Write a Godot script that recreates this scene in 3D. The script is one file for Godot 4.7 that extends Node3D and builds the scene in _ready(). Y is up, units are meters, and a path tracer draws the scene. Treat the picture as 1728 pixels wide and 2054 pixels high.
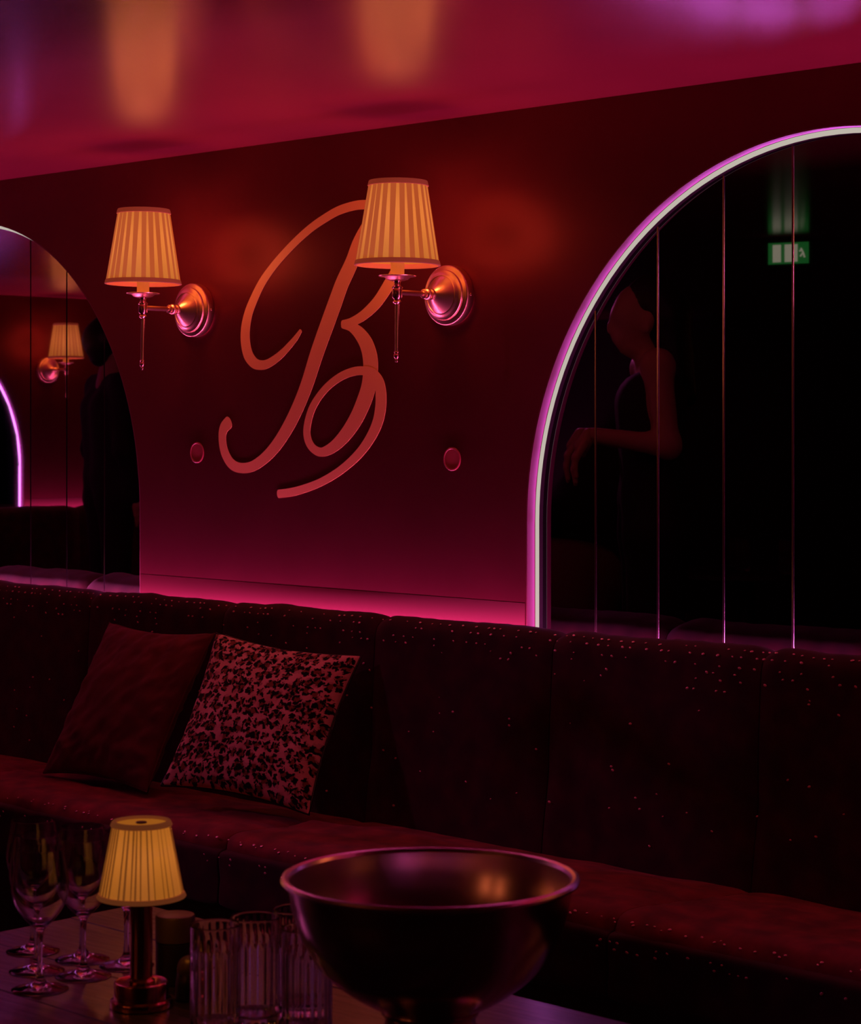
extends Node3D
# A dim lounge corner: a burgundy wall with two arched mirrors edged in light, two brass sconces and a painted monogram,
# a velvet banquette with cushions, and a plank table set with glasses, a lamp and a wine cooler bowl.

const CEIL := 2.263
const WEST := -10.9
const EAST := 2.6
const SOUTH := 8.2
const REVEAL := 0.045
const WARM := Color(1.0, 0.51, 0.30)
const VIOLET := Color(0.92, 0.36, 1.0)
const MAGENTA := Color(1.0, 0.40, 0.77)
const PINK := Color(1.0, 0.40, 0.78)

var M := {}
var used := {}
var rng := RandomNumberGenerator.new()


# ------------------------------------------------------------------ naming
func numbered(called: String) -> String:
	var n: int = used.get(called, 0)
	used[called] = n + 1
	return called if n == 0 else "%s_%03d" % [called, n]

func tag(o: Node3D, label: String, category: String, group := "", kind := "") -> Node3D:
	if label: o.set_meta("label", label)
	if category: o.set_meta("category", category)
	if group: o.set_meta("group", group)
	if kind: o.set_meta("kind", kind)
	return o

func thing(called: String, label: String, category: String, at := Transform3D(), group := "") -> Node3D:
	var o := Node3D.new()
	o.name = numbered(called)
	add_child(o, true)
	o.transform = at
	return tag(o, label, category, group)

func obj(called: String, mesh: Mesh, mat: Material, parent: Node3D = self, at := Transform3D()) -> MeshInstance3D:
	var o := MeshInstance3D.new()
	o.name = numbered(called) if parent == self else called
	o.mesh = mesh
	o.material_override = mat
	parent.add_child(o, true)
	o.transform = at
	return o

func struct(called: String, mesh: Mesh, mat: Material, at := Transform3D()) -> MeshInstance3D:
	var o := obj(called, mesh, mat, self, at)
	o.set_meta("kind", "structure")
	return o

func dup(src: Node3D, at: Transform3D, called: String, label := "", group := "") -> Node3D:
	var c: Node3D = src.duplicate()
	c.name = numbered(called)
	add_child(c, true)
	c.transform = at
	if label: c.set_meta("label", label)
	if group: c.set_meta("group", group)
	return c


# ------------------------------------------------------------------ mesh helpers
func begin() -> SurfaceTool:
	var st := SurfaceTool.new()
	st.begin(Mesh.PRIMITIVE_TRIANGLES)
	return st

func tri(st: SurfaceTool, a: Vector3, b: Vector3, c: Vector3) -> void:   # counter-clockwise seen from outside
	st.add_vertex(a); st.add_vertex(c); st.add_vertex(b)

func quad(st: SurfaceTool, a: Vector3, b: Vector3, c: Vector3, d: Vector3) -> void:
	tri(st, a, b, c); tri(st, a, c, d)

func done(st: SurfaceTool) -> ArrayMesh:
	st.generate_normals()
	return st.commit()

func lathe_into(st: SurfaceTool, p: PackedVector2Array, seg := 48, xf := Transform3D(), ribs := 0, rib := 0.0, rib_from := 0, rib_to := 0) -> void:
	var g := 0
	var ring := func(i: int, k: int) -> Vector3:
		var a := TAU * float(k % seg) / seg
		var r := p[i].x
		if ribs > 0 and i >= rib_from and i <= rib_to: r += rib * cos(a * ribs)
		return xf * Vector3(r * cos(a), p[i].y, r * sin(a))
	for i in p.size() - 1:
		if i > 0:
			var d0 := (p[i] - p[i - 1]).normalized()
			var d1 := (p[i + 1] - p[i]).normalized()
			if d0.dot(d1) < 0.80: g += 1
		st.set_smooth_group(g)
		for k in seg:
			var a: Vector3 = ring.call(i, k + 1)
			var b: Vector3 = ring.call(i, k)
			var c: Vector3 = ring.call(i + 1, k)
			var d: Vector3 = ring.call(i + 1, k + 1)
			if p[i].x < 1e-6: tri(st, b, c, d)
			elif p[i + 1].x < 1e-6: tri(st, a, b, c)
			else: quad(st, a, b, c, d)

func lathe(p: PackedVector2Array, seg := 48, xf := Transform3D()) -> ArrayMesh:
	var st := begin()
	lathe_into(st, p, seg, xf)
	return done(st)

func smooth_profile(p: PackedVector2Array, per := 6) -> PackedVector2Array:   # Catmull-Rom through the points
	var out := PackedVector2Array()
	for i in p.size() - 1:
		var a := p[maxi(i - 1, 0)]
		var d := p[mini(i + 2, p.size() - 1)]
		for k in per:
			var v := p[i].cubic_interpolate(p[i + 1], a, d, float(k) / per)
			out.append(Vector2(maxf(v.x, 0.0), v.y))
	out.append(p[p.size() - 1])
	return out

func box_into(st: SurfaceTool, lo: Vector3, hi: Vector3, c := 0.0, xf := Transform3D()) -> void:   # a box with chamfered edges
	st.set_smooth_group(-1)
	var m := (lo + hi) / 2
	var h := (hi - lo) / 2
	var pt := func(s: Vector3, ax: int) -> Vector3:
		var v := h * s
		for k in 3:
			if k != ax: v[k] -= c * s[k]
		return xf * (m + v)
	for ax in 3:
		var u := (ax + 1) % 3
		var w := (ax + 2) % 3
		for s in [-1.0, 1.0]:
			var q := []
			for e in [[-1, -1], [1, -1], [1, 1], [-1, 1]]:
				var v := Vector3()
				v[ax] = s; v[u] = e[0]; v[w] = e[1]
				q.append(pt.call(v, ax))
			if s < 0: q.reverse()
			quad(st, q[0], q[1], q[2], q[3])
	if c <= 0.0: return
	for ax in 3:
		var u := (ax + 1) % 3
		var w := (ax + 2) % 3
		for su in [-1.0, 1.0]:
			for sw in [-1.0, 1.0]:
				var a := Vector3(); a[ax] = -1; a[u] = su; a[w] = sw
				var b := Vector3(); b[ax] = 1; b[u] = su; b[w] = sw
				var q := [pt.call(a, u), pt.call(b, u), pt.call(b, w), pt.call(a, w)]
				if su * sw < 0: q.reverse()
				q.reverse()
				quad(st, q[0], q[1], q[2], q[3])
	for sx in [-1.0, 1.0]:
		for sy in [-1.0, 1.0]:
			for sz in [-1.0, 1.0]:
				var s := Vector3(sx, sy, sz)
				var q := [pt.call(s, 0), pt.call(s, 1), pt.call(s, 2)]
				if sx * sy * sz < 0: q.reverse()
				tri(st, q[0], q[1], q[2])

func box(lo: Vector3, hi: Vector3, c := 0.0) -> ArrayMesh:
	var st := begin()
	box_into(st, lo, hi, c)
	return done(st)

func prism_into(st: SurfaceTool, poly: PackedVector2Array, z0: float, z1: float, inset_z := 0.0) -> void:   # poly counter-clockwise in x, y; z0 behind z1
	st.set_smooth_group(-1)
	var t := Geometry2D.triangulate_polygon(poly)
	for i in range(0, t.size(), 3):
		var a := poly[t[i]]
		var b := poly[t[i + 1]]
		var c := poly[t[i + 2]]
		if (b - a).cross(c - a) < 0:
			var x := b
			b = c
			c = x
		tri(st, Vector3(a.x, a.y, z1), Vector3(b.x, b.y, z1), Vector3(c.x, c.y, z1))
		tri(st, Vector3(a.x, a.y, z0), Vector3(c.x, c.y, z0), Vector3(b.x, b.y, z0))
	for i in poly.size():
		var a := poly[i]
		var b := poly[(i + 1) % poly.size()]
		quad(st, Vector3(a.x, a.y, z0), Vector3(b.x, b.y, z0), Vector3(b.x, b.y, z1), Vector3(a.x, a.y, z1))

func tube_into(st: SurfaceTool, pts: PackedVector3Array, r0: float, r1: float, seg := 10) -> void:
	var side := Vector3.UP
	var rings := []
	for i in pts.size():
		var d := (pts[mini(i + 1, pts.size() - 1)] - pts[maxi(i - 1, 0)]).normalized()
		if absf(d.dot(side)) > 0.95: side = Vector3.RIGHT
		var u := d.cross(side).normalized()
		var w := u.cross(d)
		var r := lerpf(r0, r1, float(i) / (pts.size() - 1))
		var ring := PackedVector3Array()
		for k in seg: ring.append(pts[i] + (u * cos(TAU * k / seg) + w * sin(TAU * k / seg)) * r)
		rings.append(ring)
	st.set_smooth_group(0)
	for i in pts.size() - 1:
		for k in seg:
			var l := (k + 1) % seg
			quad(st, rings[i][l], rings[i][k], rings[i + 1][k], rings[i + 1][l])
	st.set_smooth_group(1)
	for k in seg:
		tri(st, pts[0], rings[0][k], rings[0][(k + 1) % seg])
		var n := pts.size() - 1
		tri(st, pts[n], rings[n][(k + 1) % seg], rings[n][k])


# ------------------------------------------------------------------ materials
func lin(r: float, g: float, b: float) -> Color:   # a real-world colour as the sRGB colour Godot expects
	return Color(r, g, b).linear_to_srgb()

func mat(c: Color, rough := 0.6, metal := 0.0, spec := 0.5) -> StandardMaterial3D:
	var m := StandardMaterial3D.new()
	m.albedo_color = c
	m.roughness = rough
	m.metallic = metal
	m.metallic_specular = spec
	return m

func noise_tex(freq: float, lo: Color, hi: Color, oct := 4, size := 512, seed_ := 1) -> NoiseTexture2D:
	var n := FastNoiseLite.new()
	n.seed = seed_
	n.frequency = freq
	n.fractal_octaves = oct
	var t := NoiseTexture2D.new()
	t.width = size
	t.height = size
	t.seamless = true
	t.noise = n
	var g := Gradient.new()
	g.set_color(0, lo)
	g.set_color(1, hi)
	t.color_ramp = g
	return t

func grain(m: StandardMaterial3D, t: Texture2D, scale: Vector3, world := true) -> StandardMaterial3D:
	m.albedo_texture = t
	m.uv1_triplanar = true
	m.uv1_world_triplanar = world
	m.uv1_scale = scale
	return m

func glow(c: Color, k: float) -> StandardMaterial3D:
	var m := mat(Color(0.2, 0.2, 0.2), 0.6)
	m.emission_enabled = true
	m.emission = c
	m.emission_energy_multiplier = k
	return m

func glass(tint: Color, a := 0.0) -> StandardMaterial3D:
	var m := mat(Color(tint.r, tint.g, tint.b, a), 0.0)
	m.transparency = BaseMaterial3D.TRANSPARENCY_ALPHA
	m.refraction_enabled = true
	m.refraction_scale = 0.05
	return m

func cloth(c: Color, through: Color) -> StandardMaterial3D:
	var m := mat(c, 0.9, 0.0, 0.0)
	m.backlight_enabled = true
	m.backlight = through
	m.cull_mode = BaseMaterial3D.CULL_DISABLED
	return m

func lit_cloth(c: Color, light: Color, through: float) -> StandardMaterial3D:
	var m := cloth(c, Color(through, through, through).linear_to_srgb())
	m.emission_enabled = true
	m.emission = light
	return m

func velvet(c: Color, hi: Color) -> StandardMaterial3D:
	var m := mat(Color.WHITE, 0.75, 0.0, 0.35)
	grain(m, noise_tex(0.012, c, hi, 5, 512, 11), Vector3(1.6, 1.6, 1.6))
	m.rim_enabled = true
	m.rim = 0.25
	m.rim_tint = 0.6
	return m

func make_materials() -> void:
	M.wall = grain(mat(Color.WHITE, 0.30, 0.55, 0.2), noise_tex(0.01, lin(0.125, 0.013, 0.026), lin(0.145, 0.016, 0.031), 4, 512, 3), Vector3(0.7, 0.7, 0.7))
	M.skirting = mat(lin(0.13, 0.022, 0.036), 0.7, 0.0, 0.1)
	M.ceiling = grain(mat(Color.WHITE, 0.21, 0.0, 0.6), noise_tex(0.008, lin(0.40, 0.040, 0.080), lin(0.45, 0.045, 0.088), 3, 512, 5), Vector3(0.5, 0.5, 0.5))
	M.ceiling.clearcoat_enabled = true
	M.ceiling.clearcoat = 0.7
	M.ceiling.clearcoat_roughness = 0.19
	M.dark = mat(lin(0.02, 0.008, 0.012), 0.7)
	M.curtain = mat(lin(0.06, 0.01, 0.02), 0.85)
	M.reveal = mat(lin(0.125, 0.014, 0.034), 0.55)
	M.mirror = mat(lin(0.56, 0.50, 0.52), 0.015, 1.0)
	M.dim_mirror = mat(lin(0.15, 0.12, 0.15), 0.015, 1.0)  # same glass as M.mirror, its dimmer reflections put into the colour
	M.bevel = mat(lin(0.55, 0.45, 0.55), 0.16, 1.0)
	M.channel = mat(lin(0.012, 0.006, 0.012), 0.6)
	M.led = glow(lin(0.50, 0.46, 0.39), 1.0)
	M.led_bar = glow(lin(0.60, 0.25, 0.60), 1.0)
	M.brass = mat(lin(0.85, 0.50, 0.32), 0.30, 1.0)
	M.bronze = mat(lin(0.75, 0.44, 0.32), 0.24, 1.0)
	M.monogram = mat(lin(0.92, 0.44, 0.17), 0.5, 0.0, 0.5)
	M.plug = mat(lin(0.36, 0.05, 0.06), 0.4)
	# shade cloth glows as the eye sees it; the lamp's light itself stands inside and passes through
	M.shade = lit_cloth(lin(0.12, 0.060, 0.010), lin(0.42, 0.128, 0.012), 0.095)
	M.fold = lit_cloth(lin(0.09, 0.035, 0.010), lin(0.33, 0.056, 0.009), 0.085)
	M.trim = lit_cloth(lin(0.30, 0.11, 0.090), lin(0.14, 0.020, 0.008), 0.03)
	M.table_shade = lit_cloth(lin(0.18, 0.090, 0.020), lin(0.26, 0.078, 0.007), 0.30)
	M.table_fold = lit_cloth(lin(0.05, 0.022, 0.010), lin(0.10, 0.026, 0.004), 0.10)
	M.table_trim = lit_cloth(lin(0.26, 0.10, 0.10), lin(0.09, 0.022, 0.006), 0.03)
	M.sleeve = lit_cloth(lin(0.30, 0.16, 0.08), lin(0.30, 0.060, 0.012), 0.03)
	M.bulb = glow(lin(1.0, 0.40, 0.10), 1.0)
	M.sofa = velvet(lin(0.020, 0.005, 0.006), lin(0.075, 0.012, 0.014))  # darker copy of the sofa velvet, shade put into the colour
	M.seat = velvet(lin(0.09, 0.013, 0.014), lin(0.34, 0.042, 0.042))  # paler copy of the same velvet, light on the seat put into the colour
	M.plinth = mat(lin(0.03, 0.008, 0.010), 0.6)
	M.chair = mat(lin(0.50, 0.18, 0.20), 0.8)
	M.fleck = mat(lin(0.95, 0.50, 0.50), 0.35, 0.3)
	M.plain_cushion = velvet(lin(0.085, 0.014, 0.020), lin(0.20, 0.032, 0.042))
	M.glass = glass(Color(1, 1, 1))
	M.wood = grain(mat(Color.WHITE, 0.36, 0.0, 0.3), noise_tex(0.02, lin(0.003, 0.003, 0.004), lin(0.10, 0.050, 0.058), 5, 512, 21), Vector3(0.45, 3.0, 6.0))
	var relief := noise_tex(0.02, Color.BLACK, Color.WHITE, 5, 512, 21)
	relief.color_ramp = null
	relief.as_normal_map = true
	relief.bump_strength = 2.0
	M.wood.normal_enabled = true
	M.wood.normal_texture = relief
	M.wood.normal_scale = 0.6
	M.wood.clearcoat_enabled = true
	M.wood.clearcoat = 0.6
	M.wood.clearcoat_roughness = 0.20
	M.wood_side = mat(lin(0.05, 0.025, 0.018), 0.6)
	M.steel = mat(lin(0.52, 0.38, 0.36), 0.20, 1.0)
	M.steel_in = mat(lin(0.92, 0.76, 0.76), 0.26, 1.0)  # paler copy of the bowl metal, brighter reflections put into its colour
	M.jar = mat(lin(0.012, 0.010, 0.008), 0.28)
	M.jar_lid = mat(lin(0.09, 0.065, 0.04), 0.4, 0.4)
	M.skin = mat(lin(0.55, 0.30, 0.22), 0.5)
	M.hair = mat(lin(0.012, 0.008, 0.007), 0.45)
	M.black_cloth = mat(lin(0.010, 0.008, 0.010), 0.8)
	M.green = glow(lin(0.03, 0.42, 0.06), 0.9)
	M.white_lit = glow(lin(0.75, 0.85, 0.50), 1.3)


# ------------------------------------------------------------------ lights
func omni(at: Vector3, c: Color, e: float, size: float) -> void:
	var l := OmniLight3D.new()
	l.name = numbered("lamp_light")
	l.position = at
	l.light_color = c
	l.light_energy = e
	l.light_size = size
	l.omni_range = 20.0
	l.omni_attenuation = 2.0
	l.shadow_enabled = true
	add_child(l, true)

func area(at: Vector3, towards: Vector3, along: Vector3, size: Vector2, c: Color, e: float) -> void:
	var l := AreaLight3D.new()
	l.name = numbered("strip_light")
	var z := -towards.normalized()
	var x := along.normalized()
	l.transform = Transform3D(Basis(x, z.cross(x), z), at)
	l.area_size = size
	l.area_normalize_energy = true
	l.light_color = c
	l.light_energy = e
	l.area_range = 20.0
	l.area_attenuation = 2.0
	l.shadow_enabled = true
	add_child(l, true)


# ------------------------------------------------------------------ the wall and its arched mirrors (wall-local axes: x along, y up, z out of the wall)
func arch_points(c: float, spring: float, r: float, bottom: float, n := 72) -> PackedVector2Array:   # from the bottom right, over the top, to the bottom left
	var p := PackedVector2Array([Vector2(c + r, bottom)])
	for i in n + 1:
		var a := PI * i / n
		p.append(Vector2(c + r * cos(a), spring + r * sin(a)))
	p.append(Vector2(c - r, bottom))
	return p

func wall_mesh(x0: float, x1: float, arches: Array) -> ArrayMesh:
	var p := PackedVector2Array([Vector2(x1, 0), Vector2(x1, CEIL), Vector2(x0, CEIL), Vector2(x0, 0)])
	for a in arches:   # left to right along the foot
		var q := arch_points(a[0], a[1], a[2], 0.0)
		q.reverse()
		p.append_array(q)
	var st := begin()
	prism_into(st, p, -0.07, 0.0)
	box_into(st, Vector3(x0, 0, -0.20), Vector3(x1, CEIL, -0.07))
	return done(st)

func arched_mirror(a: Array, seams: Array, label: String, base: Transform3D, led: float, pane_mat: Material) -> void:
	var c: float = a[0]
	var spring: float = a[1]
	var r: float = a[2]
	var t := thing("arched_mirror", label, "mirror", base)
	# backing board and the painted reveal
	var bst := begin()
	prism_into(bst, arch_points(c, spring, r - 0.001, 0.90), -0.069, -0.055)
	obj("backing_board", done(bst), M.dark, t)
	obj("reveal", band(c, spring, r - 0.004, r - 0.0003, 0.90, -0.054, -0.0006), M.reveal, t)
	# the mirror panels: bevelled strips clipped to the arch
	var cut := arch_points(c, spring, r - 0.0045, 0.905)
	for i in seams.size() - 1:
		var x0: float = seams[i]
		var x1: float = seams[i + 1]
		var strip := PackedVector2Array([Vector2(x0 + 0.0004, 0.9), Vector2(x1 - 0.0004, 0.9), Vector2(x1 - 0.0004, 3), Vector2(x0 + 0.0004, 3)])
		for poly in Geometry2D.intersect_polygons(strip, cut):
			if Geometry2D.is_polygon_clockwise(poly): poly.reverse()
			var inner := Geometry2D.offset_polygon(poly, -0.0028, Geometry2D.JOIN_MITER)
			if inner.is_empty(): continue
			var st := begin()
			prism_into(st, inner[0], -0.054, -REVEAL)
			var pane := obj("mirror_panel", done(st), pane_mat, t)
			var ed := begin()
			edge_strip(ed, poly, inner[0])
			obj("bevelled_edge", done(ed), M.bevel, pane)
	# the light strip round the rim
	var chan := obj("light_channel", band(c, spring, r - 0.0165, r - 0.0045, 0.905, -REVEAL + 0.0002, -0.0312), M.channel, t)
	obj("light_strip", band(c, spring, r - 0.0163, r - 0.0047, 0.905, -0.0312, -0.0300), M.led, chan)
	var n := 15
	var rr := r - 0.0105
	for i in n:
		var an := PI * (i + 0.5) / n
		var p := Vector3(c + rr * cos(an), spring + rr * sin(an), -0.0285)
		area(base * p, base.basis * Vector3(0, 0, 1), base.basis * Vector3(-sin(an), cos(an), 0), Vector2(PI * rr / n, 0.012), VIOLET, led * PI * rr / n)
	for s in [-1.0, 1.0]:
		var len_ := spring - 0.92
		area(base * Vector3(c + s * rr, 0.92 + len_ / 2, -0.0285), base.basis * Vector3(0, 0, 1), Vector3(0, 1, 0), Vector2(len_, 0.012), VIOLET, led * len_)

func edge_strip(st: SurfaceTool, outer: PackedVector2Array, inner: PackedVector2Array) -> void:   # a sloping bevel between two outlines
	st.set_smooth_group(-1)
	var n := inner.size()
	var near := []
	for p in inner:
		var best := 0
		for k in outer.size():
			if outer[k].distance_squared_to(p) < outer[best].distance_squared_to(p): best = k
		near.append(outer[best])
	for i in n:
		var j := (i + 1) % n
		var a: Vector2 = near[i]
		var b: Vector2 = near[j]
		quad(st, Vector3(a.x, a.y, -REVEAL - 0.0012), Vector3(b.x, b.y, -REVEAL - 0.0012), Vector3(inner[j].x, inner[j].y, -REVEAL), Vector3(inner[i].x, inner[i].y, -REVEAL))

func band(c: float, spring: float, r0: float, r1: float, bottom: float, z0: float, z1: float) -> ArrayMesh:   # a rectangular section swept along the arch
	var a := arch_points(c, spring, r0, bottom)
	var b := arch_points(c, spring, r1, bottom)
	var st := begin()
	for i in a.size() - 1:
		var p := [Vector3(a[i].x, a[i].y, z0), Vector3(a[i].x, a[i].y, z1), Vector3(b[i].x, b[i].y, z1), Vector3(b[i].x, b[i].y, z0)]
		var q := [Vector3(a[i + 1].x, a[i + 1].y, z0), Vector3(a[i + 1].x, a[i + 1].y, z1), Vector3(b[i + 1].x, b[i + 1].y, z1), Vector3(b[i + 1].x, b[i + 1].y, z0)]
		for k in 4:
			st.set_smooth_group(k)
			var l := (k + 1) % 4
			quad(st, p[k], p[l], q[l], q[k])
	return done(st)


# ------------------------------------------------------------------ lamps
func shade_parts(t: Node3D, y0: float, y1: float, r0: float, r1: float, pleats: int, open0: float, open1: float, jitter: float, disc: bool, hole: float, lining_mat: Material, fold_mat: Material, trim_mat: Material) -> void:
	# the lining cone and, lying on it, the folded pleats: where cloth lies double it passes less light
	var st := begin()
	st.set_smooth_group(0)
	var seg := 96
	for k in seg:
		var a := TAU * k / seg
		var b := TAU * (k + 1) / seg
		quad(st, Vector3(r0 * cos(b), y0, r0 * sin(b)), Vector3(r0 * cos(a), y0, r0 * sin(a)), Vector3(r1 * cos(a), y1, r1 * sin(a)), Vector3(r1 * cos(b), y1, r1 * sin(b)))
	var lining := obj("lampshade", done(st), lining_mat, t)
	var f := begin()
	f.set_smooth_group(-1)
	for k in pleats:
		var w := TAU / pleats
		var a := w * (k + jitter * rng.randf_range(-0.5, 0.5))
		var wid0 := w * (1.0 - open0) * (1.0 + jitter * rng.randf_range(-0.6, 0.9))
		var wid1 := w * (1.0 - open1) * (1.0 + jitter * rng.randf_range(-0.4, 0.4))
		var mid := a + w * 0.5
		var sub := 3
		for s in sub:
			var f0 := float(s) / sub - 0.5
			var f1 := float(s + 1) / sub - 0.5
			var o := 0.0008 + 0.0012 * float(s) / sub
			var o1 := 0.0008 + 0.0012 * float(s + 1) / sub
			var b0 := mid + wid0 * f0
			var b1 := mid + wid0 * f1
			var t0 := mid + wid1 * f0
			var t1 := mid + wid1 * f1
			quad(f, Vector3((r0 + o1) * cos(b1), y0, (r0 + o1) * sin(b1)), Vector3((r0 + o) * cos(b0), y0, (r0 + o) * sin(b0)), Vector3((r1 + o) * cos(t0), y1, (r1 + o) * sin(t0)), Vector3((r1 + o1) * cos(t1), y1, (r1 + o1) * sin(t1)))
	obj("pleats", done(f), fold_mat, lining)
	var slope := (r1 - r0) / (y1 - y0)
	var hb := (y1 - y0) * 0.055
	for e in [[y0 - 0.001, y0 + hb], [y1 - hb * 1.1, y1 + 0.001]]:
		var ra: float = r0 + slope * (e[0] - y0)
		var rb: float = r0 + slope * (e[1] - y0)
		obj("trim_band", lathe(PackedVector2Array([Vector2(ra - 0.0015, e[0]), Vector2(ra + 0.0032, e[0] + 0.0004), Vector2(ra + 0.0040, e[0] + 0.0015), Vector2(rb + 0.0034, e[1] - 0.001), Vector2(rb + 0.0026, e[1]), Vector2(rb - 0.0015, e[1]), Vector2(ra - 0.0015, e[0])]), 72), trim_mat, lining)
	if disc:
		var yt := y1 - hb * 0.5
		obj("dark_hole_cap", lathe(PackedVector2Array([Vector2(0.0, yt + 0.0002), Vector2(hole, yt + 0.0002), Vector2(hole * 1.15, yt + 0.0010), Vector2(hole, yt + 0.0022), Vector2(0.0, yt + 0.0026)]), 24), M.wood_side, lining)  # dark cap added in place of the dark open hole in the disc
		obj("top_disc", lathe(PackedVector2Array([Vector2(hole, yt - 0.0008), Vector2(r1 - 0.0012, yt - 0.0008), Vector2(r1 - 0.0012, yt), Vector2(hole, yt), Vector2(hole, yt - 0.0008)]), 48), lining_mat, lining)

func make_sconce(at: Transform3D, label: String, group: String) -> Node3D:   # origin on the wall, z out of the wall
	var t := thing("wall_sconce", label, "wall lamp", at, group)
	var out := Transform3D(Basis(Vector3.RIGHT, PI / 2), Vector3.ZERO)   # turns a lathe's y to z
	obj("backplate", lathe(PackedVector2Array([Vector2(0, 0.0002), Vector2(0.0755, 0.0002), Vector2(0.0765, 0.002), Vector2(0.0765, 0.0215), Vector2(0.0752, 0.0240), Vector2(0.0722, 0.0255), Vector2(0.0655, 0.0265), Vector2(0.0640, 0.0275), Vector2(0.0640, 0.0300), Vector2(0.0625, 0.0330), Vector2(0.0580, 0.0350), Vector2(0.0535, 0.0385), Vector2(0.0505, 0.0420), Vector2(0.0490, 0.0428), Vector2(0.0478, 0.0420), Vector2(0.0470, 0.0430), Vector2(0.0160, 0.0680), Vector2(0.0125, 0.0715), Vector2(0, 0.0716)]), 72, out), M.brass, t)
	for s in [-1.0, 1.0]:
		var sc := begin()
		lathe_into(sc, PackedVector2Array([Vector2(0.0038, 0.0758), Vector2(0.0038, 0.0772), Vector2(0.0028, 0.0788), Vector2(0.0, 0.0795)]), 16, Transform3D(Basis(Vector3(0, 0, 1), -s * PI / 2), Vector3(0, 0, 0.0115)))
		obj("set_screw", done(sc), M.brass, t)
	obj("arm_collar", lathe(PackedVector2Array([Vector2(0.0100, 0.071), Vector2(0.0135, 0.0725), Vector2(0.0142, 0.0755), Vector2(0.0130, 0.0790), Vector2(0.0092, 0.0805), Vector2(0.0092, 0.0825), Vector2(0.0125, 0.0840), Vector2(0.0150, 0.0890), Vector2(0.0150, 0.0930), Vector2(0.0122, 0.0975), Vector2(0.0088, 0.0990), Vector2(0.0088, 0.1005), Vector2(0.0115, 0.1020), Vector2(0.0118, 0.1045), Vector2(0.0090, 0.1060), Vector2(0.0060, 0.1065)]), 32, out), M.brass, t)
	obj("arm", lathe(PackedVector2Array([Vector2(0.0067, 0.104), Vector2(0.0067, 0.190)]), 20, out), M.brass, t)
	var lean := Transform3D(Basis(Vector3.RIGHT, -0.012), Vector3(0, 0, 0.1965))
	obj("upright", lathe(PackedVector2Array([Vector2(0, -0.1745), Vector2(0.0030, -0.1735), Vector2(0.0042, -0.1705), Vector2(0.0036, -0.1670), Vector2(0.0030, -0.1655), Vector2(0.0064, -0.1625), Vector2(0.0080, -0.1580), Vector2(0.0066, -0.1535), Vector2(0.0046, -0.1520), Vector2(0.0072, -0.1495), Vector2(0.0072, -0.1475), Vector2(0.0052, -0.1460), Vector2(0.0052, -0.0300), Vector2(0.0090, -0.0275), Vector2(0.0112, -0.0245), Vector2(0.0090, -0.0200), Vector2(0.0074, -0.0190), Vector2(0.0105, -0.0155), Vector2(0.0125, -0.0120), Vector2(0.0128, 0.0060), Vector2(0.0118, 0.0085), Vector2(0.0138, 0.0100), Vector2(0.0138, 0.0130), Vector2(0.0092, 0.0160), Vector2(0.0076, 0.0190), Vector2(0.0078, 0.0250), Vector2(0.0096, 0.0280), Vector2(0.0, 0.0290)]), 32, lean), M.bronze, t)
	obj("drip_tray", lathe(PackedVector2Array([Vector2(0.0, 0.0275), Vector2(0.0160, 0.0280), Vector2(0.0260, 0.0310), Vector2(0.0330, 0.0370), Vector2(0.0460, 0.0390), Vector2(0.0470, 0.0405), Vector2(0.0440, 0.0412), Vector2(0.0320, 0.0395), Vector2(0.0, 0.0385)]), 48, lean), M.brass, t)
	obj("candle_sleeve", lathe(PackedVector2Array([Vector2(0.0172, 0.0390), Vector2(0.0172, 0.128), Vector2(0.0165, 0.1285), Vector2(0.0, 0.1285)]), 32, lean), M.sleeve, t)
	obj("bulb", lathe(smooth_profile(PackedVector2Array([Vector2(0.008, 0.1285), Vector2(0.0140, 0.140), Vector2(0.0175, 0.155), Vector2(0.0130, 0.176), Vector2(0.0045, 0.195), Vector2(0.0, 0.200)]), 4), 24, lean), M.bulb, t)
	var before := t.get_child_count()
	shade_parts(t, 0.0665, 0.2745, 0.1035, 0.0700, 24, 0.52, 0.30, 0.26, true, 0.012, M.shade, M.fold, M.trim)
	for i in range(before, t.get_child_count()): (t.get_child(i) as Node3D).transform = lean * Transform3D(Basis(), Vector3.ZERO)
	return t

func sconce_light(at: Transform3D, e: float) -> void:
	omni(at * Vector3(0, 0.165, 0.1965), WARM, e, 0.055)


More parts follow.
